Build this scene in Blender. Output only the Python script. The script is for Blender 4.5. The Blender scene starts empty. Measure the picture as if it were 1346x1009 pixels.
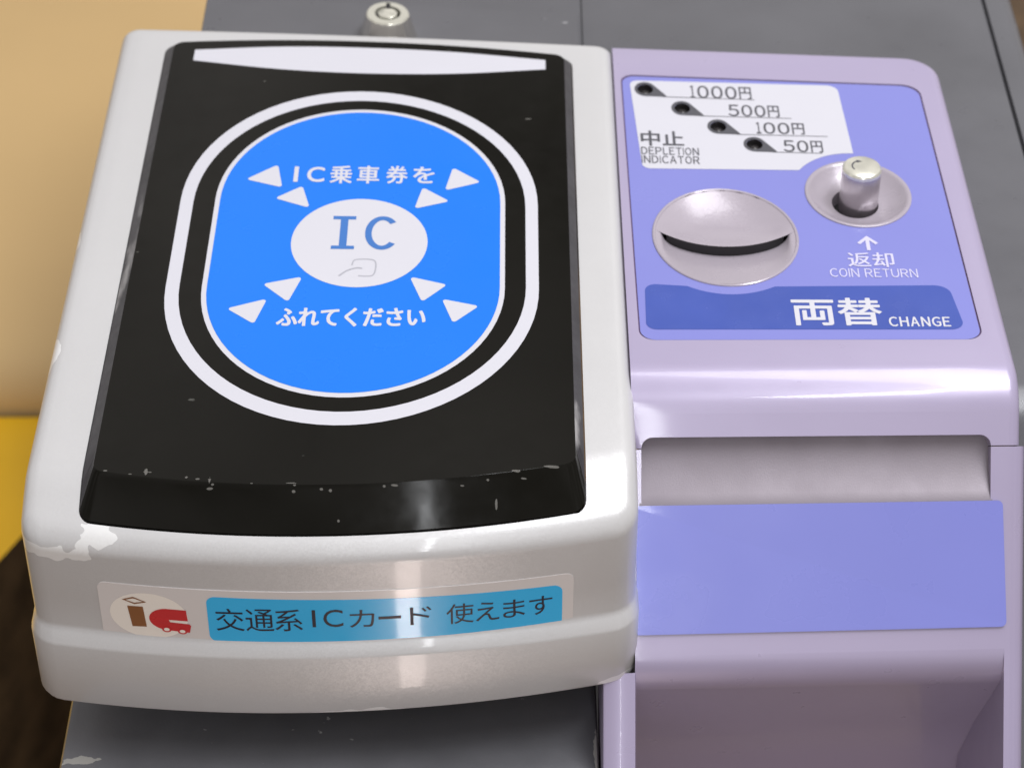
import bpy, bmesh, math
from mathutils import Vector, Matrix
from mathutils.geometry import tessellate_polygon

S = 0.001                      # everything below is written in millimetres
scene = bpy.context.scene
col = scene.collection

# ------------------------------------------------------------------ camera, world, lamps, exposure
A = math.radians(40.0)
cam_d = bpy.data.cameras.new('camera')
cam = bpy.data.objects.new('camera', cam_d)
col.objects.link(cam)
cam.location = (0, -667 * math.cos(A) * S, 667 * math.sin(A) * S)
cam.rotation_euler = (math.radians(50.0), 0, 0)
cam_d.sensor_width = 36.0
cam_d.lens = 87.46
cam_d.clip_start = 0.02
cam_d.clip_end = 60.0
cam_d.dof.use_dof = True
cam_d.dof.focus_distance = 0.655
cam_d.dof.aperture_fstop = 20.0
scene.camera = cam

world = bpy.data.worlds.new('World')
scene.world = world
world.use_nodes = True
bg = world.node_tree.nodes['Background']
bg.inputs['Strength'].default_value = 0.50
# dim vehicle interior all round: pale ceiling and windows above, dark brown floor below, uneven
wn, wl_ = world.node_tree.nodes, world.node_tree.links
tc = wn.new('ShaderNodeTexCoord')
wz = wn.new('ShaderNodeSeparateXYZ'); wl_.new(tc.outputs['Generated'], wz.inputs[0])
wr = wn.new('ShaderNodeValToRGB')
wm = wn.new('ShaderNodeMapRange'); wm.inputs[1].default_value = -1; wm.inputs[2].default_value = 1
wl_.new(wz.outputs['Z'], wm.inputs[0]); wl_.new(wm.outputs[0], wr.inputs[0])
cr_ = wr.color_ramp
cr_.elements[0].position = 0.30; cr_.elements[0].color = (0.42, 0.36, 0.36, 1)
cr_.elements[1].position = 0.62; cr_.elements[1].color = (1.0, 0.95, 0.92, 1)
e_ = cr_.elements.new(0.46); e_.color = (0.84, 0.76, 0.71, 1)
wt = wn.new('ShaderNodeTexNoise'); wt.inputs['Scale'].default_value = 3.2; wt.inputs['Detail'].default_value = 2.0
wmap = wn.new('ShaderNodeMapping'); wmap.inputs['Scale'].default_value = (1.6, 1.6, 0.5)
wl_.new(tc.outputs['Generated'], wmap.inputs[0]); wl_.new(wmap.outputs[0], wt.inputs['Vector'])
wk = wn.new('ShaderNodeMapRange'); wk.inputs[1].default_value = 0.36; wk.inputs[2].default_value = 0.64
wk.inputs[3].default_value = 0.35; wk.inputs[4].default_value = 1.5
wl_.new(wt.outputs['Fac'], wk.inputs[0])
wv = wn.new('ShaderNodeVectorMath'); wv.operation = 'SCALE'
wl_.new(wr.outputs[0], wv.inputs[0]); wl_.new(wk.outputs[0], wv.inputs['Scale'])
wl_.new(wv.outputs[0], bg.inputs['Color'])

def area(name, loc, target, sx, sy, power, color):
    l = bpy.data.lights.new(name, 'AREA')
    l.shape = 'RECTANGLE'
    l.size, l.size_y = sx, sy
    l.energy = power
    l.color = color
    o = bpy.data.objects.new(name, l)
    o.location = loc
    d = Vector(target) - Vector(loc)
    o.rotation_euler = d.to_track_quat('-Z', 'Y').to_euler()
    col.objects.link(o)
    return o

area('ceiling_lamp', (0.50, 0.24, 1.32), (0, 0.03, 0), 1.25, 0.50, 13.5, (0.98, 0.98, 1.0))
area('ceiling_tube', (0.48, -0.20, 1.30), (0.1, 0.0, 0), 1.0, 0.08, 7.0, (0.95, 0.97, 1.0))
area('added_reader_streak', (0.035, -0.56, -0.45), (0.035, 0, -0.40), 0.03, 0.5, 0.55, (1.0, 0.84, 0.78))  # unseen area light, added to reflect as an upright bar in the reader front
area('added_changer_streak', (0.13, -1.0, 0.75), (0.05, 0, 0), 0.018, 1.0, 1.7, (0.95, 0.97, 1.0))  # thin area light added behind the camera for gloss streaks on the changer

scene.render.engine = 'CYCLES'
scene.view_settings.view_transform = 'Standard'
scene.view_settings.look = 'None'
scene.view_settings.exposure = 0.13
scene.view_settings.gamma = 1.0
scene.view_settings.use_curve_mapping = False

# ------------------------------------------------------------------ helpers
K = 0.00044
def warp(p):
    """the casings are very slightly out of square: the right side is shorter than the left"""
    x, y, z = p
    f = K * (x + 45.0)
    return (x, y * (1 - f) + 20.0 * f, z)

ORIGIN = {}
def finish(name, verts, faces, mats, parent=None, fmat=None, smooth=None, warped=True, weld=True):
    if warped:
        verts = [warp(v) for v in verts]
    vs = [Vector(v) * S for v in verts]
    lo = Vector([min(v[i] for v in vs) for i in range(3)])
    hi = Vector([max(v[i] for v in vs) for i in range(3)])
    org = Vector(((lo.x + hi.x) / 2, (lo.y + hi.y) / 2, lo.z))
    me = bpy.data.meshes.new(name)
    me.from_pydata([v - org for v in vs], [], faces)
    if not isinstance(mats, (list, tuple)):
        mats = [mats]
    for m in mats:
        me.materials.append(m)
    if fmat:
        for p, i in zip(me.polygons, fmat):
            p.material_index = i
    bm = bmesh.new()
    bm.from_mesh(me)
    if weld:
        bmesh.ops.remove_doubles(bm, verts=bm.verts, dist=2e-6)
    bmesh.ops.recalc_face_normals(bm, faces=bm.faces)
    bm.to_mesh(me)
    bm.free()
    if smooth is not None:
        for p in me.polygons:
            p.use_smooth = True
        me.set_sharp_from_angle(angle=math.radians(smooth))
    me.update()
    o = bpy.data.objects.new(name, me)
    col.objects.link(o)
    ORIGIN[o.name] = org
    if parent is not None:
        o.parent = parent
        o.location = org - ORIGIN[parent.name]
    else:
        o.location = org
    return o

def thing(name, label, cat, loc):
    o = bpy.data.objects.new(name, None)
    o.empty_display_size = 0.05
    o.location = Vector(loc) * S
    col.objects.link(o)
    ORIGIN[o.name] = Vector(loc) * S
    o['label'] = label
    o['category'] = cat
    return o

class MB:
    """collects vertices and faces"""
    def __init__(self):
        self.v, self.f, self.m = [], [], []
    def face(self, pts, m=0):
        b = len(self.v)
        self.v += [tuple(p) for p in pts]
        self.f.append(tuple(range(b, b + len(pts))))
        self.m.append(m)
    def grid(self, rows, closed=False, m=0):
        b = len(self.v)
        n = len(rows[0])
        for r in rows:
            self.v += [tuple(p) for p in r]
        for i in range(len(rows) - 1):
            for j in range(n if closed else n - 1):
                j2 = (j + 1) % n
                self.f.append((b + i * n + j, b + i * n + j2, b + (i + 1) * n + j2, b + (i + 1) * n + j))
                self.m.append(m(i, j) if callable(m) else m)
    def tess(self, loops, fn, m=0):
        """flat outline(s) with holes, mapped by fn(x, y)"""
        b = len(self.v)
        flat = [p for l in loops for p in l]
        tris = tessellate_polygon([[Vector((p[0], p[1], 0)) for p in l] for l in loops])
        self.v += [fn(p[0], p[1]) for p in flat]
        for t in tris:
            self.f.append((b + t[0], b + t[1], b + t[2]))
            self.m.append(m)
    def slab(self, loops, fn0, fn1, m=0, ms=None):
        self.tess(loops, fn1, m)
        for l in loops:
            self.grid([[fn0(*p) for p in l], [fn1(*p) for p in l]], closed=True, m=m if ms is None else ms)
    def build(self, name, mats, parent=None, smooth=None, warped=True, weld=True):
        return finish(name, self.v, self.f, mats, parent, self.m, smooth, warped, weld)

def box(mb, x0, x1, y0, y1, z0, z1, m=0):
    p = [(x0, y0), (x1, y0), (x1, y1), (x0, y1)]
    mb.face([(x, y, z1) for x, y in p], m)
    mb.face([(x, y, z0) for x, y in reversed(p)], m)
    for i in range(4):
        a, b = p[i], p[(i + 1) % 4]
        mb.face([(a[0], a[1], z0), (b[0], b[1], z0), (b[0], b[1], z1), (a[0], a[1], z1)], m)

def rounded(pts, radii, n=6):
    """polygon with rounded corners"""
    out = []
    N = len(pts)
    if not isinstance(radii, (list, tuple)):
        radii = [radii] * N
    for i in range(N):
        p = Vector(pts[i]); a = Vector(pts[i - 1]); b = Vector(pts[(i + 1) % N])
        r = radii[i]
        if r <= 0:
            out.append(tuple(p)); continue
        u = (a - p).normalized(); w = (b - p).normalized()
        half = math.acos(max(-1, min(1, u.dot(w)))) / 2
        d = r / math.tan(half)
        c = p + (u + w).normalized() * (r / math.sin(half))
        s = p + u * d - c; e = p + w * d - c
        a0 = math.atan2(s.y, s.x); a1 = math.atan2(e.y, e.x)
        da = (a1 - a0 + math.pi) % (2 * math.pi) - math.pi
        for k in range(n + 1):
            t = a0 + da * k / n
            out.append((c.x + r * math.cos(t), c.y + r * math.sin(t)))
    return out

def ellipse(cx, cy, rx, ry, n=64, a0=0.0, a1=360.0):
    full = abs(a1 - a0) >= 359.9
    return [(cx + rx * math.cos(math.radians(a0 + (a1 - a0) * k / (n if full else n - 1))),
             cy + ry * math.sin(math.radians(a0 + (a1 - a0) * k / (n if full else n - 1)))) for k in range(n)]

def stadium(cx, rx, ry, y0, y1, n=40):
    """upright oval: half ellipses joined by straight sides"""
    top = ellipse(cx, y1 - ry, rx, ry, n, 0, 180)
    bot = ellipse(cx, y0 + ry, rx, ry, n, 180, 360)
    return top + bot

def flat(z):
    return lambda x, y: (x, y, z)

def stroke(pts, w):
    """ribbon outline round an open poly-line"""
    L, R = [], []
    for i, p in enumerate(pts):
        p = Vector(p)
        a = Vector(pts[max(0, i - 1)]); b = Vector(pts[min(len(pts) - 1, i + 1)])
        t = (b - a).normalized(); nn = Vector((-t.y, t.x)) * w / 2
        L.append(tuple(p + nn)); R.append(tuple(p - nn))
    return L + R[::-1]

def arc_pts(pts, n=8):
    """smooth Catmull-Rom line through points"""
    out = []
    P = [Vector(p) for p in pts]
    P = [P[0] * 2 - P[1]] + P + [P[-1] * 2 - P[-2]]
    for i in range(1, len(P) - 2):
        for k in range(n):
            t = k / n
            out.append(tuple(0.5 * ((2 * P[i]) + (P[i + 1] - P[i - 1]) * t + (2 * P[i - 1] - 5 * P[i] + 4 * P[i + 1] - P[i + 2]) * t * t
                                    + (3 * P[i] - P[i - 1] - 3 * P[i + 1] + P[i + 2]) * t ** 3)))
    out.append(tuple(P[-2]))
    return out

GLYPH = {}
def glyphs(s, bold):
    key = (s, bold)
    if key in GLYPH:
        return GLYPH[key]
    c = bpy.data.curves.new('lettering', 'FONT')
    c.body = s
    c.size = 1.0
    c.resolution_u = 4
    c.offset = bold
    c.dimensions = '2D'
    c.fill_mode = 'FRONT'
    o = bpy.data.objects.new('lettering', c)
    col.objects.link(o)
    dg = bpy.context.evaluated_depsgraph_get()
    me = bpy.data.meshes.new_from_object(o.evaluated_get(dg))
    vs = [(v.co.x, v.co.y) for v in me.vertices]
    fs = [tuple(p.vertices) for p in me.polygons]
    bpy.data.objects.remove(o)
    bpy.data.curves.remove(c)
    bpy.data.meshes.remove(me)
    GLYPH[key] = (vs, fs)
    return vs, fs

def letter(mb, s, x0, y0, x1, y1, fn, bold=0.0, m=0):
    """writes s so that it fills the box, mapped on to the surface by fn(x, y); bold (mm) thickens the strokes"""
    vs, fs = glyphs(s, 0.0)
    ax = min(v[0] for v in vs); bx_ = max(v[0] for v in vs)
    ay = min(v[1] for v in vs); by = max(v[1] for v in vs)
    shifts = [(0, 0)]
    if bold > 0:
        shifts = [(bold * math.cos(a), bold * math.sin(a)) for a in [math.radians(22 + 45 * k) for k in range(8)]]
    for q, (sx, sy) in enumerate(shifts):
        b = len(mb.v)
        for x, y in vs:
            u = (x - ax) / max(1e-6, bx_ - ax); w = (y - ay) / max(1e-6, by - ay)
            p = fn(x0 + bold + (x1 - x0 - 2 * bold) * u + sx, y0 + bold + (y1 - y0 - 2 * bold) * w + sy)
            mb.v.append((p[0], p[1], p[2] + q * 0.004))
        for f in fs:
            mb.f.append(tuple(b + i for i in f)); mb.m.append(m)

def wide(mb, s, x0, y0, x1, y1, fn, bold=0.0, m=0):
    """extended sans lettering: every character fills its own cell"""
    W = {'I': .14, '1': .42, ' ': .35, 'E': .86, 'L': .8, 'T': .92, '円': 1.05}
    ws = [W.get(c, 1.0) for c in s]
    gap = 0.20
    tot = sum(ws) + gap * (len(s) - 1)
    k = (x1 - x0) / tot
    x = x0
    for c, w in zip(s, ws):
        if c == 'I':
            mb.tess([[(x, y0), (x + w * k, y0), (x + w * k, y1), (x, y1)]], fn, m)
        elif c != ' ':
            g = chr(ord(c) + 0xFEE0) if ord(c) < 128 else c
            letter(mb, g, x, y0, x + w * k, y1, fn, bold, m)
        x += (w + gap) * k

# ------------------------------------------------------------------ materials
def mat(name, color, rough=0.4, metal=0.0, coat=0.0, spec=0.5, var=0.06, vscale=14.0, rvar=0.05,
        flakes=0.0, bump=0.0, bscale=900.0, coat_rough=0.05, tint=None):
    m = bpy.data.materials.new(name)
    m.use_nodes = True
    nt = m.node_tree; N = nt.nodes; L = nt.links
    b = N['Principled BSDF']
    b.inputs['Metallic'].default_value = metal
    b.inputs['Coat Weight'].default_value = coat
    b.inputs['Coat Roughness'].default_value = coat_rough
    b.inputs['Specular IOR Level'].default_value = spec
    geo = N.new('ShaderNodeNewGeometry')
    nz = N.new('ShaderNodeTexNoise')
    nz.inputs['Scale'].default_value = vscale
    nz.inputs['Detail'].default_value = 5.0
    L.new(geo.outputs['Position'], nz.inputs['Vector'])
    mx = N.new('ShaderNodeMix'); mx.data_type = 'RGBA'
    dark = tint if tint else [c * (1 - 2 * var) for c in color]
    mx.inputs[6].default_value = (*dark, 1)
    mx.inputs[7].default_value = (*color, 1)
    mr = N.new('ShaderNodeMapRange')
    mr.inputs[1].default_value = 0.35; mr.inputs[2].default_value = 0.65
    L.new(nz.outputs['Fac'], mr.inputs[0])
    L.new(mr.outputs[0], mx.inputs[0])
    L.new(mx.outputs[2], b.inputs['Base Color'])
    nr = N.new('ShaderNodeTexNoise')
    nr.inputs['Scale'].default_value = vscale * 6
    nr.inputs['Detail'].default_value = 6.0
    L.new(geo.outputs['Position'], nr.inputs['Vector'])
    rr = N.new('ShaderNodeMapRange')
    rr.inputs[1].default_value = 0.3; rr.inputs[2].default_value = 0.7
    rr.inputs[3].default_value = max(0.02, rough - rvar); rr.inputs[4].default_value = rough + rvar
    L.new(nr.outputs['Fac'], rr.inputs[0])
    L.new(rr.outputs[0], b.inputs['Roughness'])
    if flakes > 0:
        vo = N.new('ShaderNodeTexVoronoi')
        vo.inputs['Scale'].default_value = 2600.0
        L.new(geo.outputs['Position'], vo.inputs['Vector'])
        sub = N.new('ShaderNodeVectorMath'); sub.operation = 'SUBTRACT'
        L.new(vo.outputs['Color'], sub.inputs[0]); sub.inputs[1].default_value = (0.5, 0.5, 0.5)
        sc = N.new('ShaderNodeVectorMath'); sc.operation = 'SCALE'
        L.new(sub.outputs[0], sc.inputs[0]); sc.inputs['Scale'].default_value = flakes
        ad = N.new('ShaderNodeVectorMath'); ad.operation = 'ADD'
        L.new(geo.outputs['Normal'], ad.inputs[0]); L.new(sc.outputs[0], ad.inputs[1])
        no = N.new('ShaderNodeVectorMath'); no.operation = 'NORMALIZE'
        L.new(ad.outputs[0], no.inputs[0])
        L.new(no.outputs[0], b.inputs['Normal'])
    elif bump > 0:
        nb = N.new('ShaderNodeTexNoise')
        nb.inputs['Scale'].default_value = bscale
        nb.inputs['Detail'].default_value = 3.0
        L.new(geo.outputs['Position'], nb.inputs['Vector'])
        bp = N.new('ShaderNodeBump')
        bp.inputs['Strength'].default_value = bump
        bp.inputs['Distance'].default_value = 0.0002
        L.new(nb.outputs['Fac'], bp.inputs['Height'])
        L.new(bp.outputs[0], b.inputs['Normal'])
    return m

def over(m, color, fac_socket, rough=None):
    """lays a second colour over a material where fac is 1"""
    nt = m.node_tree; N = nt.nodes; L = nt.links
    b = N['Principled BSDF']
    src = b.inputs['Base Color'].links[0].from_socket
    mx = N.new('ShaderNodeMix'); mx.data_type = 'RGBA'
    L.new(fac_socket, mx.inputs[0]); L.new(src, mx.inputs[6])
    mx.inputs[7].default_value = (*color, 1)
    L.new(mx.outputs[2], b.inputs['Base Color'])

def add_chips(m, chips, color, scale=170.0):
    """flaked-off paint: irregular patches at given places (mm), radii (mm)"""
    nt = m.node_tree; N = nt.nodes; L = nt.links
    geo = N.new('ShaderNodeNewGeometry')
    nz = N.new('ShaderNodeTexNoise'); nz.inputs['Scale'].default_value = scale; nz.inputs['Detail'].default_value = 1.6
    L.new(geo.outputs['Position'], nz.inputs['Vector'])
    last = None
    for (c, r) in chips:
        sb = N.new('ShaderNodeVectorMath'); sb.operation = 'SUBTRACT'
        L.new(geo.outputs['Position'], sb.inputs[0]); sb.inputs[1].default_value = tuple(k * S for k in c)
        dv = N.new('ShaderNodeVectorMath'); dv.operation = 'DIVIDE'
        L.new(sb.outputs[0], dv.inputs[0]); dv.inputs[1].default_value = tuple(k * S for k in r)
        ln = N.new('ShaderNodeVectorMath'); ln.operation = 'LENGTH'
        L.new(dv.outputs[0], ln.inputs[0])
        ma = N.new('ShaderNodeMath'); ma.operation = 'MULTIPLY_ADD'
        L.new(nz.outputs['Fac'], ma.inputs[0]); ma.inputs[1].default_value = 1.1
        L.new(ln.outputs['Value'], ma.inputs[2])
        lt = N.new('ShaderNodeMath'); lt.operation = 'LESS_THAN'
        L.new(ma.outputs[0], lt.inputs[0]); lt.inputs[1].default_value = 1.45
        if last is None:
            last = lt.outputs[0]
        else:
            mm = N.new('ShaderNodeMath'); mm.operation = 'MAXIMUM'
            L.new(last, mm.inputs[0]); L.new(lt.outputs[0], mm.inputs[1]); last = mm.outputs[0]
    over(m, color, last)

def add_specks(m, color, scale, lo, hi, stretch=(1, 1, 1), detail=6.0):
    """small scuffs scattered by noise"""
    nt = m.node_tree; N = nt.nodes; L = nt.links
    geo = N.new('ShaderNodeNewGeometry')
    mp = N.new('ShaderNodeMapping'); mp.inputs['Scale'].default_value = stretch
    mp.inputs['Rotation'].default_value = (0, 0, 0.4)
    L.new(geo.outputs['Position'], mp.inputs['Vector'])
    nz = N.new('ShaderNodeTexNoise'); nz.inputs['Scale'].default_value = scale; nz.inputs['Detail'].default_value = detail
    L.new(mp.outputs[0], nz.inputs['Vector'])
    mr = N.new('ShaderNodeMapRange'); mr.inputs[1].default_value = lo; mr.inputs[2].default_value = hi
    L.new(nz.outputs['Fac'], mr.inputs[0])
    over(m, color, mr.outputs[0])

M = {}
M['silver'] = mat('pearl_silver_paint', (0.61, 0.605, 0.61), 0.34, 0.2, 0.3, var=0.015, flakes=0.055, rvar=0.03)
add_chips(M['silver'], [((-126, 14, -3), (3.2, 9, 6)), ((-126, 66, -2), (2.0, 5, 5)),
                        ((-105, -48, -10), (9, 7, 6)), ((-115, -47, -12), (14, 8, 3.5)),
                        ((-40, -60, -64), (14, 6, 2.2)), ((30, -52, -62), (7, 9, 2.4)), ((-100, -54, -66), (10, 6, 2.0))],
          (0.86, 0.86, 0.86))
M['lilac'] = mat('lilac_grey_paint', (0.405, 0.355, 0.51), 0.30, 0.1, 0.35, var=0.02, flakes=0.012, rvar=0.03)
M['gloss_black'] = mat('gloss_black_plastic', (0.007, 0.0065, 0.005), 0.10, 0, 0.0, var=0.1, rvar=0.045, vscale=22, spec=0.15)
add_specks(M['gloss_black'], (0.10, 0.10, 0.09), 120, 0.74, 0.80, (1, 1.6, 1))
add_chips(M['gloss_black'], [((-93.5, -38.5, 2.6), (0.5, 1.24, 1.5)), ((-104, -38, 2.2), (0.87, 0.37, 1.2)), ((-83, -40.6, 2.6), (0.56, 0.5, 1)), ((-77, -41.5, 1.8), (0.34, 1.49, 1.6)), ((10, -36.3, 2.8), (2.11, 0.37, 0.8)), ((1, -38, 2.8), (1.24, 0.37, 0.8)), ((-4, -45, -2), (0.31, 1.36, 2)), ((2, -46, -3), (0.74, 0.31, 1)), ((-28, -43.4, 2.7), (2.48, 0.31, 0.8)), ((-14, -42, 2.7), (1.24, 0.31, 0.8)), ((-44, -50, -3.5), (0.37, 0.37, 0.8)), ((5, 122, 3), (0.99, 0.3, 1)), ((-58, -14, 3), (0.3, 0.74, 1)), ((-77, 143, 3), (0.37, 0.31, 1)), ((-76.1, -42.8, 2.3), (0.42, 0.189, 2.5)), ((-56.6, -42.7, 2.3), (0.91, 0.217, 2.5)), ((-6.2, -40.4, 2.3), (0.45, 0.23099999999999998, 2.5)), ((-30.0, -42.9, 2.3), (1.0, 0.189, 2.5)), ((-32.5, -43.2, 2.3), (0.44, 0.259, 2.5)), ((-93.5, -38.5, 2.3), (0.74, 0.23099999999999998, 2.5)), ((3.2, -39.3, 2.3), (0.98, 0.26599999999999996, 2.5)), ((-55.2, -43.4, 2.3), (0.43, 0.23099999999999998, 2.5)), ((-48.4, -44.1, 2.3), (0.46, 0.24499999999999997, 2.5)), ((-80.1, -41.2, 2.3), (0.58, 0.308, 2.5)), ((-66.2, -42.8, 2.3), (0.38, 0.189, 2.5)), ((-77.0, -41.3, 2.3), (0.49, 0.23099999999999998, 2.5)), ((-55.6, -42.7, 2.3), (0.95, 0.22399999999999998, 2.5)), ((-92.5, -38.6, 2.3), (0.47, 0.182, 2.5)), ((-97.5, -39.3, 2.3), (0.42, 0.182, 2.5)), ((-46.1, -44.3, 2.3), (0.4, 0.26599999999999996, 2.5)), ((-12.7, -42.0, 2.3), (0.68, 0.217, 2.5)), ((-55.5, -44.5, 2.3), (0.5, 0.32899999999999996, 2.5)), ((-76.7, -43.5, 2.3), (1.04, 0.27299999999999996, 2.5))], (0.13, 0.125, 0.115), 700.0)
M['matt_black'] = mat('worn_black_plastic', (0.045, 0.042, 0.048), 0.45, var=0.2, vscale=60)
add_specks(M['matt_black'], (0.30, 0.29, 0.29), 90, 0.62, 0.72, (1, 0.35, 1))
M['void'] = mat('dark_opening', (0.012, 0.011, 0.013), 0.6)
M['white_print'] = mat('white_print', (0.60, 0.595, 0.65), 0.35, var=0.01)
M['blue_print'] = mat('bright_blue_print', (0.006, 0.18, 0.77), 0.25, coat=0.1, spec=0.3, var=0.03, vscale=8)
M['ic_blue'] = mat('mid_blue_print', (0.045, 0.17, 0.50), 0.35)
M['grey_print'] = mat('grey_print', (0.085, 0.085, 0.10), 0.4)
M['pale_grey_print'] = mat('pale_grey_print', (0.42, 0.42, 0.47), 0.4)
M['periwinkle'] = mat('periwinkle_panel', (0.222, 0.235, 0.60), 0.24, coat=0.25, var=0.02, vscale=6)
M['band_blue'] = mat('deep_blue_band', (0.055, 0.095, 0.40), 0.24, coat=0.25, var=0.05, vscale=22)
M['pale_lilac_print'] = mat('pale_lilac_print', (0.66, 0.64, 0.85), 0.35)
M['tape'] = mat('violet_blue_tape', (0.215, 0.235, 0.66), 0.30, coat=0.3, var=0.03, vscale=9)
M['cup'] = mat('cup_metallic', (0.42, 0.375, 0.43), 0.25, 0.1, 0.15, var=0.03, flakes=0.05)
M['flap'] = mat('brushed_flap_metal', (0.235, 0.205, 0.235), 0.45, 0.3, var=0.05, bump=0.15, bscale=2500)
M['chrome'] = mat('chrome', (0.82, 0.80, 0.76), 0.10, 1.0, var=0.02, rvar=0.03)
M['satin'] = mat('satin_metal', (0.50, 0.47, 0.49), 0.24, 0.9, var=0.05)
M['cap'] = mat('polished_cap', (0.85, 0.84, 0.74), 0.22, 0.7, var=0.02)
M['grey_paint'] = mat('grey_metal_paint', (0.13, 0.13, 0.142), 0.32, 0.1, var=0.08, vscale=20, bump=0.2, bscale=1800)
add_specks(M['grey_paint'], (0.34, 0.34, 0.35), 130, 0.735, 0.76, (1, 1.4, 1))
M['deck_paint'] = mat('worn_grey_deck_paint', (0.165, 0.165, 0.18), 0.38, 0.1, var=0.12, vscale=30, bump=0.25, bscale=1500)
add_specks(M['deck_paint'], (0.50, 0.50, 0.49), 300, 0.72, 0.76, (1, 1.3, 1))
add_chips(M['deck_paint'], [((23.4, -55, -85), (1.2, 9, 4)), ((23.0, -74, -88), (2.0, 4, 4)), ((22.4, -84, -92), (3.0, 3, 4)), ((-117, -58, -86), (6, 1.8, 2)), ((-85, -70, -87), (4, .8, 2)), ((-74, -72, -88), (3, 1.0, 2)), ((-60, -74, -88), (1.2, .6, 1)), ((-20, -70, -87), (1.4, .6, 1))], (0.40, 0.39, 0.37), 420.0)
M['sticker'] = mat('white_sticker', (0.74, 0.70, 0.69), 0.2, coat=0.6, var=0.02)
M['cyan_print'] = mat('sky_blue_print', (0.045, 0.52, 0.95), 0.2, coat=0.7, var=0.03)
M['ink'] = mat('dark_ink', (0.018, 0.016, 0.03), 0.35)
M['cream_print'] = mat('cream_print', (0.90, 0.84, 0.77), 0.3, var=0.01)
M['brown_print'] = mat('brown_print', (0.27, 0.11, 0.04), 0.35)
M['red_print'] = mat('red_print', (0.62, 0.035, 0.04), 0.3)
M['tan'] = mat('tan_vinyl', (0.66, 0.45, 0.205), 0.5, var=0.05, vscale=4, bump=0.2, bscale=300)
M['yellow'] = mat('yellow_rubber', (0.95, 0.54, 0.006), 0.5, var=0.06, vscale=8)
M['floor'] = mat('brown_floor', (0.24, 0.15, 0.075), 0.45, var=0.2, vscale=45, tint=(0.12, 0.075, 0.038))

# ------------------------------------------------------------------ setting
mb = MB(); box(mb, -6000, 6000, -6000, 6000, -1020, -1000)
fl = mb.build('floor', M['floor'], warped=False); fl['kind'] = 'structure'

# tan ledge with a rolled front edge, behind on the left
t = None
prof = [(2500, -300)]
for k in range(0, 9):
    a = math.radians(90 * k / 8)
    prof.append((391 - 26 * math.sin(a), -326 + 26 * math.cos(a)))
prof += [(365, -1000), (2500, -1000)]
mb = MB()
mb.grid([[(-1200, y, z) for y, z in prof], [(-168, y, z) for y, z in prof]], closed=True)
mb.face([(-168, y, z) for y, z in prof]); mb.face([(-1200, y, z) for y, z in reversed(prof)])
o = mb.build('vinyl_ledge', M['tan'], smooth=40, warped=False)
o['label'] = 'tan vinyl covered ledge with rolled edge behind the grey fare box'; o['category'] = 'ledge'

mb = MB()
pl = rounded([(-900, 362), (-168, 362), (-196, 318), (-212, 289), (-223, 266), (-262, 170), (-900, 170)], [0, 0, 0, 6, 10, 0, 0])
mb.slab([pl], flat(-1000), flat(-324), 0, 1)
o = mb.build('yellow_step', [M['yellow'], M['floor']], warped=False)
o['label'] = 'bright yellow step below the tan ledge at lower left'; o['category'] = 'step'

# ------------------------------------------------------------------ grey fare box
fare = thing('fare_box', 'dark grey metal fare box body carrying the silver reader and the lilac changer', 'fare box', (25, 150, -999))
def slant_profile(dz, dy, s_end, n=14):
    """top plane, roll, then a face leaning towards the viewer: (y, z, ny, nz)"""
    out = []
    for k in range(n + 1):
        th = math.radians(50 * k / n)
        out.append((8 - 18 * math.sin(th) + dy, -18 + 18 * math.cos(th) + dz, -math.sin(th), math.cos(th)))
    a = out[-1]
    ns = max(2, int(s_end / 6))
    for k in range(1, ns + 1):
        s = s_end * k / ns
        out.append((a[0] - .643 * s, a[1] - .766 * s, a[2], a[3]))
    return out

def edge_strip(mb, path, r, wall, n=6, m=0):
    """rounded edge: path of (P, normal, outward) at the sharp corner, then a wall going down the normal"""
    rows = []
    for P, nn, oo in path:
        P, nn, oo = Vector(P), Vector(nn), Vector(oo)
        c = P - oo * r - nn * r
        row = [c + (oo * math.sin(a) + nn * math.cos(a)) * r for a in [math.radians(90 * k / n) for k in range(n + 1)]]
        row.append(P - nn * wall)
        rows.append(row)
    mb.grid(rows, m=m)

mb = MB()
FZ = -16
pr = [(440, FZ, 0, 1), (300, FZ, 0, 1), (178, FZ, 0, 1)] + slant_profile(FZ, 12, 150)
mb.grid([[(x, y, FZ) for y in (440, 300, 178, 100, 40)] for x in (33.5, 60, 100, 139.5)])
mb.grid([[(x, y, z) for (y, z, a, b) in pr] for x in (139.5, 150, 159.7)])
mb.grid([[(159.7, y, z) for (y, z, a, b) in pr], [(159.9, y + a * -2.5, z - 2.5 * b) for (y, z, a, b) in pr],
         [(160.9, y + a * -2.5, z - 2.5 * b) for (y, z, a, b) in pr], [(161.1, y, z) for (y, z, a, b) in pr]])
mb.grid([[(161.1, y, z) for (y, z, a, b) in pr], [(165.5, y, z) for (y, z, a, b) in pr]])
edge_strip(mb, [((171.5, y, z), (0, a, b), (1, 0, 0)) for (y, z, a, b) in pr], 6, 420)
mb.grid([[(x, y, FZ) for y in (440, 300, 178)] for x in (23.6, 33.5)])
mb.grid([[(23.6, y, z) for y in (440, 300, 178)] for z in (FZ, -30)])
# rear left block under the lid
box(mb, -103, 23.2, 178, 440, -420, -15)
box(mb, -100, 165, 20, 440, -999, -420)
mb.build('body', M['grey_paint'], fare, smooth=35)
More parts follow.
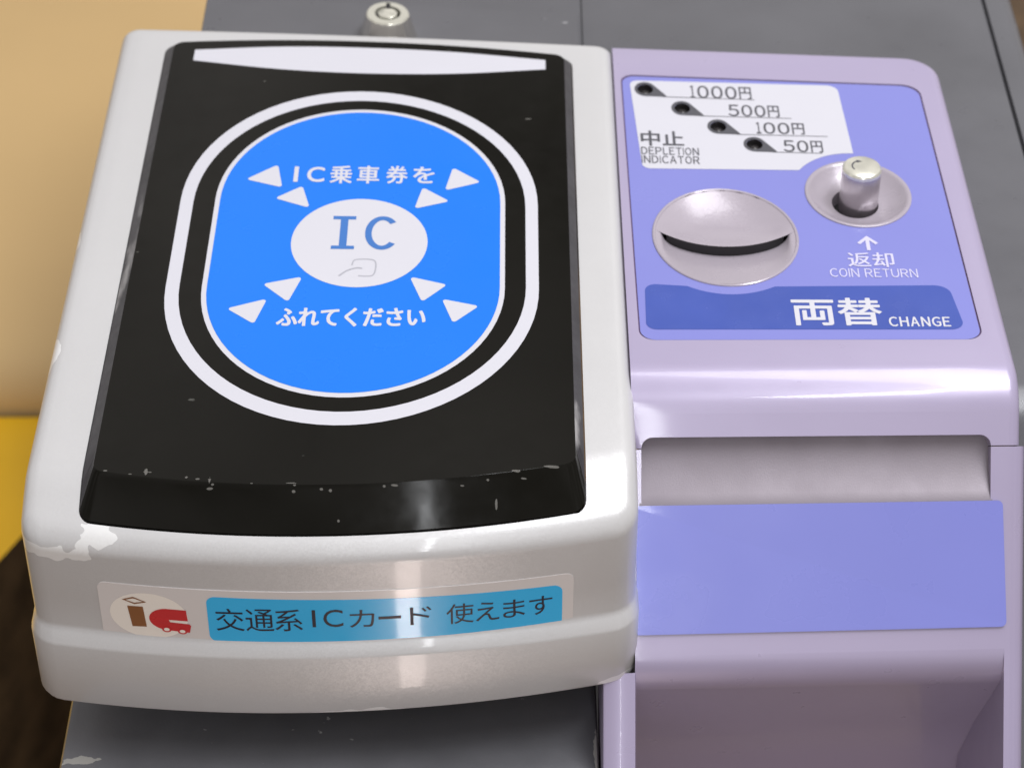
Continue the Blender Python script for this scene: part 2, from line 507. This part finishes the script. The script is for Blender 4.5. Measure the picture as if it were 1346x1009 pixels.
# lid with a gap round it
mb = MB()
lid = rounded([(-103.2, 180), (22.4, 180), (22.4, 213.5), (-103.2, 213.5)], 1.2, 4)
mb.slab([lid], flat(-14.9), flat(-12.6))
lid2 = [(p[0] * 0.995 - 0.2, 196.7 + (p[1] - 196.7) * .985) for p in lid]
mb.grid([[(p[0], p[1], -12.6) for p in lid], [(p[0], p[1], -12.1) for p in lid2]], closed=True)
mb.tess([lid2], flat(-12.1))
mb.build('lid', M['grey_paint'], fare, smooth=40)
# front deck below the reader
mb = MB()
dp = [(20, -85)]
for k in range(0, 11):
    a = math.radians(62 * k / 10)
    dp.append((-60 - 44 * math.sin(a), -85 - 44 + 44 * math.cos(a)))
dp += [(-112, -140), (-116, -260), (-116, -999)]
L_, R_ = -123.5, 23.6
sec = []
for (y, z) in dp:
    sec.append([(L_, y, z - 3.0), (L_ + .9, y, z - 0.9), (L_ + 3.0, y, z), (-60, y, z), (R_ - 1.5, y, z), (R_ - .4, y, z - .4), (R_, y, z - 1.5)])
mb.grid(sec)
mb.face([(L_, y, z - 3.0) for y, z in dp] + [(L_, 20, -999)])
mb.face([(R_, y, z - 1.5) for y, z in dp] + [(R_, 20, -999)])
mb.build('front_deck', M['deck_paint'], fare, smooth=35)

# tubular lock on the lid
mb = MB()
cx, cy = -40.8, 193.2
def ring(mb_, prof_, cx_, cy_, n=48, m=0, ky=1.0):
    mb_.grid([[(cx_ + r * math.cos(2 * math.pi * k / n), cy_ + ky * r * math.sin(2 * math.pi * k / n), z) for k in range(n)] for r, z in prof_], closed=True, m=m)
facets = 18
ring(mb, [(9.6, -12.1), (9.5, -11.4), (7.1, -3.5)], cx, cy, 16)
ring(mb, [(7.1, -3.5), (6.7, -3.0), (4.3, -3.0), (4.3, -5.5)], cx, cy, 36, m=1)
lock = mb.build('lock', [M['chrome'], M['cap']], fare, smooth=12)
mb = MB(); mb.tess([ellipse(cx, cy, 4.35, 4.35, 36)], flat(-5.0)); box(mb, cx - .7, cx + .7, cy + 2.4, cy + 6.0, -4.0, -2.9)
mb.build('key_slot', M['void'], lock)
mb = MB(); ring(mb, [(3.1, -5.0), (3.1, -3.1), (2.6, -2.9), (0.01, -2.9)], cx, cy, 36)
mb.build('plug', M['cap'], lock, smooth=25)

# ------------------------------------------------------------------ coin changer
chg = thing('coin_changer', 'lilac grey coin changer with periwinkle control panel and violet tape across its front', 'coin changer', (85, 60, -70))
XL, XR = 32.0, 136.8
panel_out = rounded([(34.1, 156.2), (127.2, 155.6), (129.3, 18.9), (34.9, 18.6)], [4, 6, 4.5, 4.5], 8)
mb = MB()
r = 3.2
outer = [(XL, 8), (XR - r, 8)] + rounded([(XR - r, 8), (134.9 - r, 174.3 - r), (XL, 174.3 - r)], [0, 8, 0], 8)[1:]
mb.tess([outer, panel_out], flat(0))
mb.grid([[(x, y, 0) for x, y in panel_out], [(x, y, -1.2) for x, y in panel_out]], closed=True)
# rounded edge: back, corner, right side, roll, upper face
sp = slant_profile(0, 0, 9.4)
path = [((XL, 174.3, 0), (0, 0, 1), (0, 1, 0))]
cxr, cyr, cr = 134.9 - 11.2, 174.3 - 11.2, 11.2
for k in range(9):
    a = math.radians(90 - 90 * k / 8)
    path.append(((cxr + cr * math.cos(a), cyr + cr * math.sin(a), 0), (0, 0, 1), (math.cos(a), math.sin(a), 0)))
for y in (150, 110, 60, 30, 8):
    path.append(((XR - 1.9 * (y - 8) / 155.1, y, 0), (0, 0, 1), (1, 0, 0)))
for (y, z, a, b) in sp[1:]:
    path.append(((XR, y, z), (0, a, b), (1, 0, 0)))
edge_strip(mb, path, r, 40)
nroll = 15
rolls = sp[:nroll]
mb.grid([[(x, y, z) for (y, z, a, b) in rolls] for x in (XL, 60, 85, 110, XR - r)])
y50, z50 = sp[14][0], sp[14][1]
def F(off=0.0):
    return lambda x, s: (x, y50 - .643 * s - .766 * off, z50 - .766 * s + .643 * off)
FL, FR = 34.7, 128.7
FT = 6.4
arc_r = [(FR - 3 + 3 * math.sin(math.radians(a)), FT + 3 - 3 * math.cos(math.radians(a))) for a in range(90, -1, -10)]
arc_l = [(FL + 3 - 3 * math.sin(math.radians(a)), FT + 3 - 3 * math.cos(math.radians(a))) for a in range(0, 91, 10)]
upper = [(XL, 0), (XR - r, 0), (XR - r, 9.4)] + arc_r + arc_l + [(XL, 9.4)]
mb.tess([upper], F(0))
mb.grid([[(XL, y, 0) for y in (174, 90, 8)], [(XL, y, -30) for y in (174, 90, 8)]])
mb.grid([[(XL, y, z) for (y, z, a, b) in sp], [(XL, y - a * 30, z - b * 30) for (y, z, a, b) in sp]])
op = arc_r + arc_l
mb.grid([[F(0)(*p) for p in op], [F(-6)(*p) for p in op]])
# the underside of the seam
mb.build('upper_housing', M['lilac'], chg, smooth=30)

# lower front: frame sides, apron, inward fold, ribs
mb = MB()
XR2 = 138.3
fr_ = 4.0
XLL = 33.1
ss = (9.7, 30, 58, 66)
xr_ = XR2 - fr_
mb.grid([[F(0)(x, q) for q in ss] for x in (FR, 132.7, xr_)])
mb.grid([[F(0)(x, q) for q in (58, 62, 66)] for x in (XLL, 80, FR)])
mb.grid([[F(0)(x, q) for q in (9.7, 30, 58)] for x in (XLL, FL)])
mb.grid([[F(o_)(FR, q) for q in (9.7, 30, 58)] for o_ in (0, -6)])
mb.grid([[F(o_)(XLL, q) for q in (9.7, 30, 58, 66)] for o_ in (0, -60)])
nrm = (0, -.766, .643)
edge_strip(mb, [(F(0)(XR2, s), nrm, (1, 0, 0)) for s in (9.7, 30, 60, 90, 240)], fr_, 60)
# apron continues, then folds inward to an upright wall
foldR = 11
fold = [(y50 - .643 * 66, z50 - .766 * 66)]
c0 = (fold[0][0] + .766 * foldR, fold[0][1] - .643 * foldR)
for k in range(1, 11):
    th = math.radians(50 + 70 * k / 10)
    fold.append((c0[0] - foldR * math.sin(th), c0[1] + foldR * math.cos(th)))
l = fold[-1]
fold += [(l[0] + 20, l[1] - 36), (l[0] + 32, l[1] - 62), (l[0] + 34, l[1] - 200)]
mb.grid([[(x, y, z) for y, z in fold] for x in (XLL, 60, 85, 110, 132.7)])
# right rib continues down past the fold
mb.grid([[F(0)(132.7, s) for s in (66, 80, 95, 240)], [F(0)(XR2 - fr_, s) for s in (66, 80, 95, 240)]])
mb.grid([[F(0)(132.7, s) for s in (66, 80, 95, 240)], [(132.7, F(0)(0, s)[1] + 170, F(0)(0, s)[2]) for s in (66, 80, 95, 240)]])
# left rib
s0, s1 = 70.5, 240
rib = [F(0)(0, s)[1:] for s in (s0, 85, 100, s1)]
mb.grid([[(24.2, y + 1.6, z - 1.2) for y, z in rib], [(24.6, y + .4, z - .3) for y, z in rib], [(25.6, y, z) for y, z in rib], [(32.2, y, z) for y, z in rib], [(33.1, y + .3, z - .2) for y, z in rib], [(33.4, y + 1.2, z - 1.0) for y, z in rib], [(33.4, y + 40, z - 1) for y, z in rib]])
mb.grid([[(24.2, y + 1.6, z - 1.2) for y, z in rib], [(24.2, y + 40, z - 1.2) for y, z in rib]])
mb.build('lower_housing', M['lilac'], chg, smooth=30)

# coin tray flap, a rolled metal sheet set back in the opening
mb = MB()
fp = []
for k in range(0, 21):
    s = FT - 1 + (60 - FT + 1) * k / 20
    fp.append((s, min(0.1, -4.6 + 0.0125 * max(0.0, s - 5) ** 2)))
mb.grid([[F(off)(x, s) for s, off in fp] for x in [FL - .5 + (FR - FL + 1) * k / 8 for k in range(9)]])
flap = mb.build('tray_flap', M['flap'], chg, smooth=40)
# tape across the flap
mb = MB()
tp = rounded([(33.3, 25.0), (131.9, 24.7), (133.2, 59.9), (33.5, 60.2)], [.6, 1.5, 1.5, .6], 4)
mb.slab([tp], F(0.25), F(0.6))
mb.build('tape_strip', M['tape'], chg)

# --- control panel
LED = [(41.6, 148.2), (52.6, 137.7), (63.1, 127.7), (73.5, 118.2)]
cup_c = (61.6, 68.6); cup_r = (21.1, 24.6)
kn_c = (102.1, 92.0); kn_r = (15.6, 17.8)
pin = [(81.7 + (p[0] - 81.7) * 0.991, 87.4 + (p[1] - 87.4) * 0.9935) for p in panel_out]
holes = [ellipse(*c, 2.45, 2.9, 28) for c in LED]
mb = MB()
mb.tess([pin] + holes + [ellipse(*cup_c, *cup_r, 72), ellipse(*kn_c, *kn_r, 60)], flat(-0.30))
pan = mb.build('control_panel', M['periwinkle'], chg)
pan['label'] = 'periwinkle blue control panel'
mb = MB(); mb.grid([[(x, y, -0.45) for x, y in pin], [(x, y, -0.46) for x, y in [(87 + (p[0] - 87) * 1.012, 87 + (p[1] - 87) * 1.01) for p in panel_out]]], closed=True)
mb.build('panel_gap', mat('dark_violet_gap', (0.09, 0.05, 0.13), 0.6), pan)
# white legend plate
zl = -0.22
arc = ellipse(kn_c[0], kn_c[1], 19.6, 22.4, 16, 90, 146)
wl = rounded([(36.8, 153.2), (101.6, 153.9), (102.9, 114.45)] + arc[1:] + [(85.5, 104.4), (39.1, 103.6)], [2.6, 3.5, 0] + [0] * (len(arc) - 1) + [0, 2.6], 6)
mb = MB(); mb.tess([wl] + holes, flat(zl))
mb.build('legend_plate', M['white_print'], pan)
ends = [(75.3, 143.8), (85.8, 133.5), (96.0, 123.6), (93.6, 114.0)]
for (c, e, hole) in zip(LED, ends, holes):
    drop = ellipse(c[0], c[1], 3.35, 4.1, 30, 35, 270) + [(c[0] + 6.6, c[1] - 4.25), (c[0] + 6.2, c[1] - 3.2)]
    mb = MB(); mb.tess([drop, hole], flat(zl + .06))
    mb.tess([[(c[0] + 5.2, c[1] - 4.0), (c[0] + 5.2, c[1] - 4.35), (e[0], e[1] - .15), (e[0], e[1] + .15)]], flat(zl + .07))
    mb.build('teardrop_mark', M['grey_print'], pan)
    mb = MB()
    ring(mb, [(2.5, -0.2), (2.4, -2.2), (1.6, -2.3), (1.5, -1.6), (0.9, -1.2), (0.01, -1.1)], c[0], c[1], 28, ky=1.17)
    mb.build('indicator_lamp', mat('dark_lamp_lens', (0.03, 0.027, 0.028), 0.18), pan, smooth=35)
for s, b in (('1000円', (55.5, 143.9, 74.5, 151.2)), ('500円', (66.7, 133.9, 82.4, 140.6)), ('100円', (74.6, 124.3, 89.3, 130.8)), ('50円', (82.1, 114.4, 94.0, 120.9)),
             ('中止', (39.1, 115.9, 52.2, 124.4)), ('DEPLETION', (39.0, 111.2, 56.4, 115.3)), ('INDICATOR', (39.0, 106.5, 56.4, 110.6))):
    mb = MB(); (letter if s == '中止' else wide)(mb, s, *b, flat(zl + .06), .16 if s == '中止' else (.08 if s[-1] == '円' else .04))
    mb.build('lettering', M['grey_print'], pan, weld=False)
# deep blue band with a bay round the coin cup
bt = 44.9
hw = 12.6; R_b = (24.5, 28.3)
aa = math.degrees(math.asin((bt - cup_c[1]) / R_b[1]))
notch = ellipse(cup_c[0], cup_c[1], R_b[0], R_b[1], 24, -180 - aa, aa)
band = rounded([(37.4, bt), (37.0, 23.8), (125.0, 24.0), (122.8, 45.3)], [3, 3, 3.5, 4.5], 6) + [p for p in reversed(notch) if p[1] < bt - .01]
mb = MB(); mb.tess([band], flat(zl))
mb.build('band', M['band_blue'], pan)
for s, b, bo, m_ in (('両替', (77.8, 25.6, 102.8, 38.8), .24, 'white_print'), ('CHANGE', (104.2, 25.2, 121.2, 29.8), .10, 'white_print'),
                     ('返却', (95.7, 54.0, 108.9, 61.4), .09, 'pale_lilac_print'), ('COIN RETURN', (90.1, 49.0, 114.9, 53.2), 0, 'pale_lilac_print')):
    mb = MB(); (wide if s[0] == 'C' else letter)(mb, s, *b, flat(zl + .06), bo)
    mb.build('lettering', M[m_], pan, weld=False)
mb = MB()
ax_, ay_ = 102.3, 69.9
mb.tess([[(ax_, ay_), (ax_ - 3.0, ay_ - 3.6), (ax_ - 2.2, ay_ - 4.4), (ax_ - .55, ay_ - 2.3), (ax_ - .55, ay_ - 7.4), (ax_ + .55, ay_ - 7.4), (ax_ + .55, ay_ - 2.3), (ax_ + 2.2, ay_ - 4.4), (ax_ + 3.0, ay_ - 3.6)]], flat(zl + .05))
mb.build('arrow_mark', M['pale_lilac_print'], pan)

# --- coin cup: an oval bowl whose upper half ends in a lip over the slot
cupo = None
mb = MB()
cx, cy = cup_c; rx, ry = cup_r
ring_in = 0.955
pts = ellipse(cx, cy, rx, ry, 72)
def sc_(p, f): return (cx + (p[0] - cx) * f, cy + (p[1] - cy) * f)
mb.grid([[(*sc_(p, 1.004), -.5) for p in pts], [(*sc_(p, 1.0), .05) for p in pts], [(*sc_(p, .985), .25) for p in pts], [(*sc_(p, .965), .15) for p in pts], [(*sc_(p, ring_in), -.15) for p in pts]], closed=True)
SX = 0.86
def slot_y(u):   # slot line in unit coordinates
    return -0.15 + 0.275 * min(abs(u), 1.0) ** 2
def zu(u, v):
    q = min(1.0, math.hypot(u, v))
    return -.15 - 3.7 * (1 - q ** 2.4) * (0.45 + 0.55 * max(0, min(1, (v + .2) / .6))) + .7 * math.exp(-((v - slot_y(u)) / .2) ** 2) * (1 - q ** 6)
def zlow(u, v):
    q = min(1.0, math.hypot(u, v))
    step = 2.9 * max(0.0, 1 - (abs(u) / 0.92) ** 14)
    h_ = math.sqrt(max(1e-6, 1 - u * u)); fr = max(0.0, min(1.0, (v + h_) / max(1e-4, slot_y(u) + h_)))
    return -.15 - 3.7 * (1 - q ** 2.4) * 0.45 - step * fr ** 1.3
ux = [math.sin(math.radians(-90 + 180 * k / 60)) * .9999 for k in range(61)]
rows_u, rows_l, lipa, lipb = [], [], [], []
for u in ux:
    h = math.sqrt(max(0, 1 - u * u)) * 1.0
    sy = max(-h, min(h, slot_y(u)))
    ru, rl = [], []
    for k in range(25):
        v = sy + (h - sy) * k / 24
        ru.append((cx + rx * ring_in * u, cy + ry * ring_in * v, zu(u, v)))
        v2 = -h + (sy + h) * k / 24
        rl.append((cx + rx * ring_in * u, cy + ry * ring_in * v2, zlow(u, v2)))
    rows_u.append(ru); rows_l.append(rl)
    lipa.append(ru[0]); lipb.append(rl[-1])
mb.grid(rows_u); mb.grid(rows_l)
cupo = mb.build('coin_cup', M['cup'], chg, smooth=40)
mb = MB()
sl = [(a, b) for a, b, u in zip(lipa, lipb, ux) if abs(u) < SX]
mb.grid([[a for a, b in sl], [(b[0], b[1] + .05, b[2] - .2) for a, b in sl]])
mb.build('coin_slot', M['void'], cupo)

# --- coin return button in its dish
mb = MB()
cx, cy = kn_c; rx, ry = kn_r
pts = ellipse(cx, cy, rx, ry, 60)
hx, hy = 101.1, 91.9
def dish(f, z): return [(cx + (p[0] - cx) * f + (hx - cx) * (1 - f), cy + (p[1] - cy) * f + (hy - cy) * (1 - f), z) for p in pts]
mb.grid([dish(1.004, -.5), dish(1.0, .05), dish(.975, .22), dish(.93, .1), dish(.90, -.3), dish(.80, -1.6), dish(.68, -2.7), dish(.56, -3.4), dish(.44, -3.7), dish(.43, -9)], closed=True)
dsh = mb.build('button_dish', M['cup'], chg, smooth=35)
mb = MB(); mb.tess([[p[:2] for p in dish(.46, 0)]], flat(-8))
mb.build('dish_opening', M['void'], dsh)
mb = MB()
bx0, by0 = 102.5, 92.4
ring(mb, [(5.75, -8), (5.7, -4), (5.75, 7.9)], bx0, by0, 48, ky=1.08)
btn = mb.build('return_button', M['satin'], chg, smooth=35)
mb = MB()
ring(mb, [(5.75, 7.92), (5.75, 8.7), (5.35, 9.3), (4.9, 9.5), (0.01, 9.5)], bx0, by0, 48, ky=1.08)
mb.build('button_cap', M['cap'], btn, smooth=30)
mb = MB()
mk = [(bx0 + 2.9 * math.cos(math.radians(a)), by0 + 3.0 * math.sin(math.radians(a))) for a in range(115, 216, 10)]
mb.tess([stroke(mk, .45)], flat(9.56)); mb.tess([[(bx0 + .3, by0 + 2.6), (bx0 - 1.4, by0 + 3.4), (bx0 - 1.4, by0 + 2.0)]], flat(9.57))
mb.build('arrow_mark', M['grey_print'], btn)

# ------------------------------------------------------------------ card reader
rd = thing('card_reader', 'silver card reader with a glossy black sloping pad and a blue oval touch mark', 'card reader', (-47, 60, -64))
def outline(x0, x1, y0, y1, bf, bb, rf, rb, n=26, m=7):
    xc, hw_ = (x0 + x1) / 2, (x1 - x0) / 2
    pts = []
    def corner(cx_, cy_, r_, a0):
        for k in range(m):
            a = math.radians(a0 + 90 * k / (m - 1))
            pts.append((cx_ + r_ * math.cos(a), cy_ + r_ * math.sin(a)))
    def side(p, q):
        for k in range(1, n):
            pts.append((p[0] + (q[0] - p[0]) * k / n, p[1] + (q[1] - p[1]) * k / n))
    corner(x0 + rf, y0 + rf, rf, 180); side((x0 + rf, y0), (x1 - rf, y0))
    corner(x1 - rf, y0 + rf, rf, 270); 
    # long sides: crowded towards the front so the bend is smooth
    for k in range(1, n):
        t_ = (k / n) ** 1.8
        pts.append((x1, y0 + rf + (y1 - rb - y0 - rf) * t_))
    corner(x1 - rb, y1 - rb, rb, 0); side((x1 - rb, y1), (x0 + rb, y1))
    corner(x0 + rb, y1 - rb, rb, 90)
    for k in range(n - 1, 0, -1):
        t_ = (k / n) ** 1.8
        pts.append((x0, y0 + rf + (y1 - rb - y0 - rf) * t_))
    out = []
    ym = (y0 + y1) / 2
    for x, y in pts:
        u = max(-1, min(1, (x - xc) / hw_))
        g = 1 - u * u
        if y < ym:
            out.append((x, y - bf * g * max(0, min(1, (y0 + 25 - y) / 25 + .0)) if y > y0 + 1 else y - bf * g))
        else:
            out.append((x, y + bb * g))
    return out
def bend(x, y):
    u = (x + 47) / 79
    yb = y + 8 * (1 - min(1, u * u))
    w = 1.1
    q = (-31.5 - yb) / w
    return -.445 * w * (math.log1p(math.exp(q)) if q < 30 else q)
X0, X1, Y0, Y1 = -126.0, 32.6, -48.5, 175.8
def hring(d, z, w, df=0.0, x=0.0):
    o_ = outline(X0 + d - x, X1 - d + x, Y0 + d - df, Y1 - d, 9.0, 1.0, max(.8, 6 - d + x), max(.8, 6 - d))
    return [(p[0], p[1], z + w * bend(*p) + (.012 * (p[0] + 45) if z < -55 else 0)) for p in o_]
mb = MB()
lv = [hring(2.5, -63.6, 0, 3, 1.2), hring(.5, -63.4, 0, 3, 1.2), hring(0.05, -62.4, 0, 3, 1.2), hring(0, -52, 0, 3, 1.2), hring(0, -42.9, 0, 3, 1.2),
      hring(.3, -42.0, 0, 3, 1.1), hring(0, -39.6, 0, .9, .4), hring(0, -38.8, 0, .25, .1), hring(0, -37.6, 0), hring(0, -28, 0), hring(0, -4.4, 1)]
rt = 4.4
for k in range(1, 8):
    a = math.radians(90 * k / 7)
    lv.append(hring(rt * (1 - math.cos(a)), -rt + rt * math.sin(a), 1))
inner = outline(-110.6, 19.1, -46.4, 164.3, 6.5, 5.2, 3.3, 4.5)
top = lv[-1]
for f in (.33, .66, 1.0):
    lv.append([(a[0] + (b[0] - a[0]) * f, a[1] + (b[1] - a[1]) * f, bend(a[0] + (b[0] - a[0]) * f, a[1] + (b[1] - a[1]) * f)) for a, b in zip(top, inner)])
lv.append([(b[0] + .2, b[1], bend(*b) - 2.5) for b in inner])
mb.grid(lv, closed=True)
hs = mb.build('housing', M['silver'], rd, smooth=35)

# black pad
topo = outline(-107.3, 16.4, -36.2, 161.6, 7.0, 4.2, 2.5, 3.0)
base = outline(-110.2, 18.7, -46.0, 163.9, 6.5, 5.2, 3.0, 4.2)
mb = MB()
def mix(a, b, f, z): return (a[0] + (b[0] - a[0]) * f, a[1] + (b[1] - a[1]) * f, z)
ra = [(p[0], p[1], bend(*p) - 1.2) for p in base]
rb_ = [(p[0], p[1], bend(*p) + .35) for p in base]
rc = [mix(b, t_, .9, b2[2] + (3 - b2[2]) * .88) for b, t_, b2 in zip(base, topo, rb_)]
rd_ = [mix(b, t_, .97, b2[2] + (3 - b2[2]) * .975) for b, t_, b2 in zip(base, topo, rb_)]
re_ = [(p[0], p[1], 3.0) for p in topo]
nn_ = 33 + 7
mb.grid([ra, rb_, rc, rd_, re_], closed=True, m=lambda i, j: 0 if j < 41 else 1)
mb.tess([[p for p in topo]], flat(3.0), 0)
pad = mb.build('touch_pad', [M['gloss_black'], M['matt_black']], rd, smooth=28)
zp = 3.06
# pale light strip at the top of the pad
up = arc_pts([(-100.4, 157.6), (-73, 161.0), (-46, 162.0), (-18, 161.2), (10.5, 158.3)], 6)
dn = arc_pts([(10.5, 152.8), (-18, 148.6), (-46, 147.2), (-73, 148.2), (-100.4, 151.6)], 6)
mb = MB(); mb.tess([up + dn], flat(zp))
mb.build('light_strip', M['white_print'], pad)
SC = -44.6
mb = MB(); mb.tess([stadium(SC, 52.1, 58.5, -20.4, 137.0), stadium(SC + .1, 48.4, 54, -15.0, 131.8)], flat(zp))
mb.build('oval_ring', M['white_print'], pad)
mb = MB(); mb.tess([stadium(SC + .3, 42.3, 47.6, -9.2, 126.9)], flat(zp))
mb.build('oval_border', M['white_print'], pad)
mb = MB(); mb.tess([stadium(SC + .3, 40.9, 46.0, -7.4, 125.3)], flat(zp + .05))
mb.build('oval_plate', M['blue_print'], pad)
zq = zp + .10
mb = MB(); mb.tess([ellipse(-43.6, 59.2, 19.5, 21.0, 72)], flat(zq))
mb.build('white_disc', M['white_print'], pad)
tri = [[(-78.1, 89.2), (-69.7, 96.4), (-67.8, 85.7)], [(-68.9, 80.0), (-61.7, 85.9), (-59.1, 75.8)], [(-9.6, 89.8), (-17.4, 96.6), (-19.4, 85.5)], [(-18.6, 79.8), (-26.1, 86.2), (-28.1, 76.1)],
       [(-69.3, 39.4), (-59.1, 42.6), (-62.2, 31.9)], [(-78.4, 28.5), (-68.2, 32.6), (-70.9, 22.2)], [(-28.4, 42.9), (-18.5, 39.5), (-24.9, 32.1)], [(-19.2, 32.8), (-9.5, 29.8), (-16.1, 22.6)]]
for q in tri:
    c = (sum(p[0] for p in q) / 3, sum(p[1] for p in q) / 3)
    q = [(c[0] + (p[0] - c[0]) * 1.07, c[1] + (p[1] - c[1]) * 1.07) for p in q]
    mb = MB(); mb.tess([rounded(q, .7, 4)], flat(zq))
    mb.build('triangle_mark', M['white_print'], pad)
mb = MB()
for s, b in (('I', (-64.5, 88.2, -63.2, 96.0)), ('C', (-60.6, 88.3, -55.4, 96.0)), ('乗', (-53.8, 87.8, -47.2, 96.9)), ('車', (-45.8, 88.0, -39.2, 97.1)), ('券', (-37.2, 88.2, -30.8, 97.3)), ('を', (-29.3, 88.6, -22.9, 97.1))):
    letter(mb, s, *b, flat(zq), .16)
mb.build('lettering', M['white_print'], pad, weld=False)
mb = MB(); letter(mb, 'ふれてください', -64.8, 20.6, -23.7, 29.0, flat(zq), .24)
mb.build('lettering', M['white_print'], pad, weld=False)
mb = MB()
zr = zq + .05
I = [(-51.6, 55.8), (-45.0, 55.8), (-45.0, 57.4), (-47.2, 57.4), (-47.2, 70.0), (-45.0, 70.0), (-45.0, 71.6), (-51.6, 71.6), (-51.6, 70.0), (-49.4, 70.0), (-49.4, 57.4), (-51.6, 57.4)]
mb.tess([I], flat(zr))
ce = [(-37.2 + 4.0 * math.cos(math.radians(a)) * (1.0 if abs(math.cos(math.radians(a))) else 1), 63.7 + 7.1 * math.sin(math.radians(a))) for a in range(42, 319, 6)]
mb.tess([stroke(ce, 1.9)], flat(zr))
mb.build('lettering', M['ic_blue'], pad, weld=False)
# card touching hand symbol
mb = MB()
hand = arc_pts([(-45.2, 48.2), (-44.6, 50.6), (-42.0, 51.2), (-39.0, 50.6), (-38.4, 47.6), (-39.0, 43.9), (-41.0, 43.3), (-43.2, 43.5)], 6)
mb.tess([stroke(hand, .42)], flat(zr))
hand2 = arc_pts([(-48.6, 43.4), (-46.4, 45.8), (-44.0, 47.0), (-42.4, 46.8), (-43.4, 45.6), (-44.6, 44.4), (-43.4, 43.6)], 6)
mb.tess([stroke(hand2, .5)], flat(zr + .02))
mb.build('hand_symbol', M['pale_grey_print'], pad, weld=False)

# --- sticker on the curved front
def Fr(off):
    def fn(x, z):
        u = max(-1, min(1, (x + 46.75) / 78.45))
        return (x, Y0 - 9 * (1 - u * u) - off, z)
    return fn
def strip(mb, x0, x1, zb, zt_, r_, fn0, fn1, n=48):
    """rounded rectangle bent round the front, built in columns with thickness"""
    xs = sorted(set([x0 + (x1 - x0) * k / n for k in range(n + 1)] + [x0 + r_ * (1 - math.cos(math.radians(a))) for a in range(0, 91, 15)] + [x1 - r_ * (1 - math.cos(math.radians(a))) for a in range(0, 91, 15)]))
    rows = []
    for x in xs:
        e = min(x - x0, x1 - x)
        d = r_ - math.sqrt(max(0, r_ * r_ - (r_ - e) ** 2)) if e < r_ else 0
        b_, t_ = zb(x) + d, zt_(x) - d
        rows.append([fn0(x, b_), fn1(x, b_)] + [fn1(x, b_ + (t_ - b_) * k / 3) for k in (1, 2)] + [fn1(x, t_), fn0(x, t_)])
    mb.grid(rows)
lerp = lambda xa, a, xb, b: (lambda x: a + (b - a) * (x - xa) / (xb - xa))
mb = MB(); strip(mb, -106.7, 16.0, lerp(-106, -42.6, 16, -42.4), lerp(-106, -20.3, 16, -21.6), 2.2, Fr(-.1), Fr(.22))
# keep the sticker above the step
sti = mb.build('front_sticker', M['sticker'], rd, smooth=40)
mb = MB(); strip(mb, -78.6, 13.1, lerp(-78, -39.2, 13, -40.4), lerp(-78, -22.9, 13, -25.2), 2.4, Fr(.26), Fr(.28))
mb.build('sky_blue_field', M['cyan_print'], sti, smooth=40)
mb = MB()
for s, b in (('交', (-76.6, -35.0, -69.2, -26.9)), ('通', (-68.8, -34.9, -61.5, -26.9)), ('系', (-61.3, -34.8, -54.1, -26.9)), ('I', (-51.6, -33.4, -50.7, -27.2)), ('C', (-48.7, -33.5, -43.6, -27.2)),
             ('カ', (-42.0, -33.9, -35.5, -27.6)), ('ー', (-34.5, -31.4, -28.7, -30.3)), ('ド', (-26.4, -34.1, -20.8, -27.7)), ('使', (-17.0, -34.9, -9.9, -27.7)), ('え', (-9.4, -34.8, -3.3, -28.1)), ('ま', (-2.3, -34.7, 3.4, -28.3)), ('す', (4.5, -34.9, 10.5, -28.3))):
    letter(mb, s, *b, Fr(.34), 0.0)
mb.build('lettering', M['ink'], sti, weld=False)
mb = MB()
exs = [-94.0 + 10.2 * math.sin(math.radians(-90 + 7.5 * k)) for k in range(25)]
mb.grid([[Fr(.27)(x, -31.1 + w_ * 8.1 * math.sqrt(max(0, 1 - ((x + 94.0) / 10.2) ** 2))) for w_ in (-1, -.33, .33, 1)] for x in exs])
mb.build('cream_disc', M['cream_print'], sti)
mb = MB(); mb.tess([[(-99.4, -28.0), (-95.3, -27.9), (-94.9, -35.2), (-98.7, -35.4)]], Fr(.34)); 
dm = [(-100.6, -25.8), (-97.6, -24.6), (-94.2, -26.2), (-97.4, -27.2)]
dmi = [(-97.4 + (p[0] + 97.4) * .72, -25.95 + (p[1] + 25.95) * .6) for p in dm]
mb.tess([dm, dmi], Fr(.34))
mb.build('emblem_stem', M['brown_print'], sti, weld=False)
mb = MB()
cb = ellipse(-89.0, -32.0, 5.0, 3.9, 20, 95, 262) + [(-82.9 - .8, -36.4), (-83.2, -33.9), (-83.6, -33.3), (-88.6, -32.9), (-88.9, -32.1), (-83.9, -32.2), (-84.1, -28.3)]
mb.tess([cb], Fr(.34))
mb.build('emblem_bus', M['red_print'], sti, weld=False)
mb = MB()
for wx, wz in ((-89.7, -35.6), (-85.6, -36.0)):
    mb.tess([ellipse(wx, wz, 1.25, 1.0, 18), ellipse(wx, wz, .75, .6, 18)], Fr(.40))
    mb.tess([ellipse(wx, wz, .75, .6, 18)], Fr(.39), 1)
mb.build('emblem_wheels', [M['red_print'], M['cream_print']], sti, weld=False)
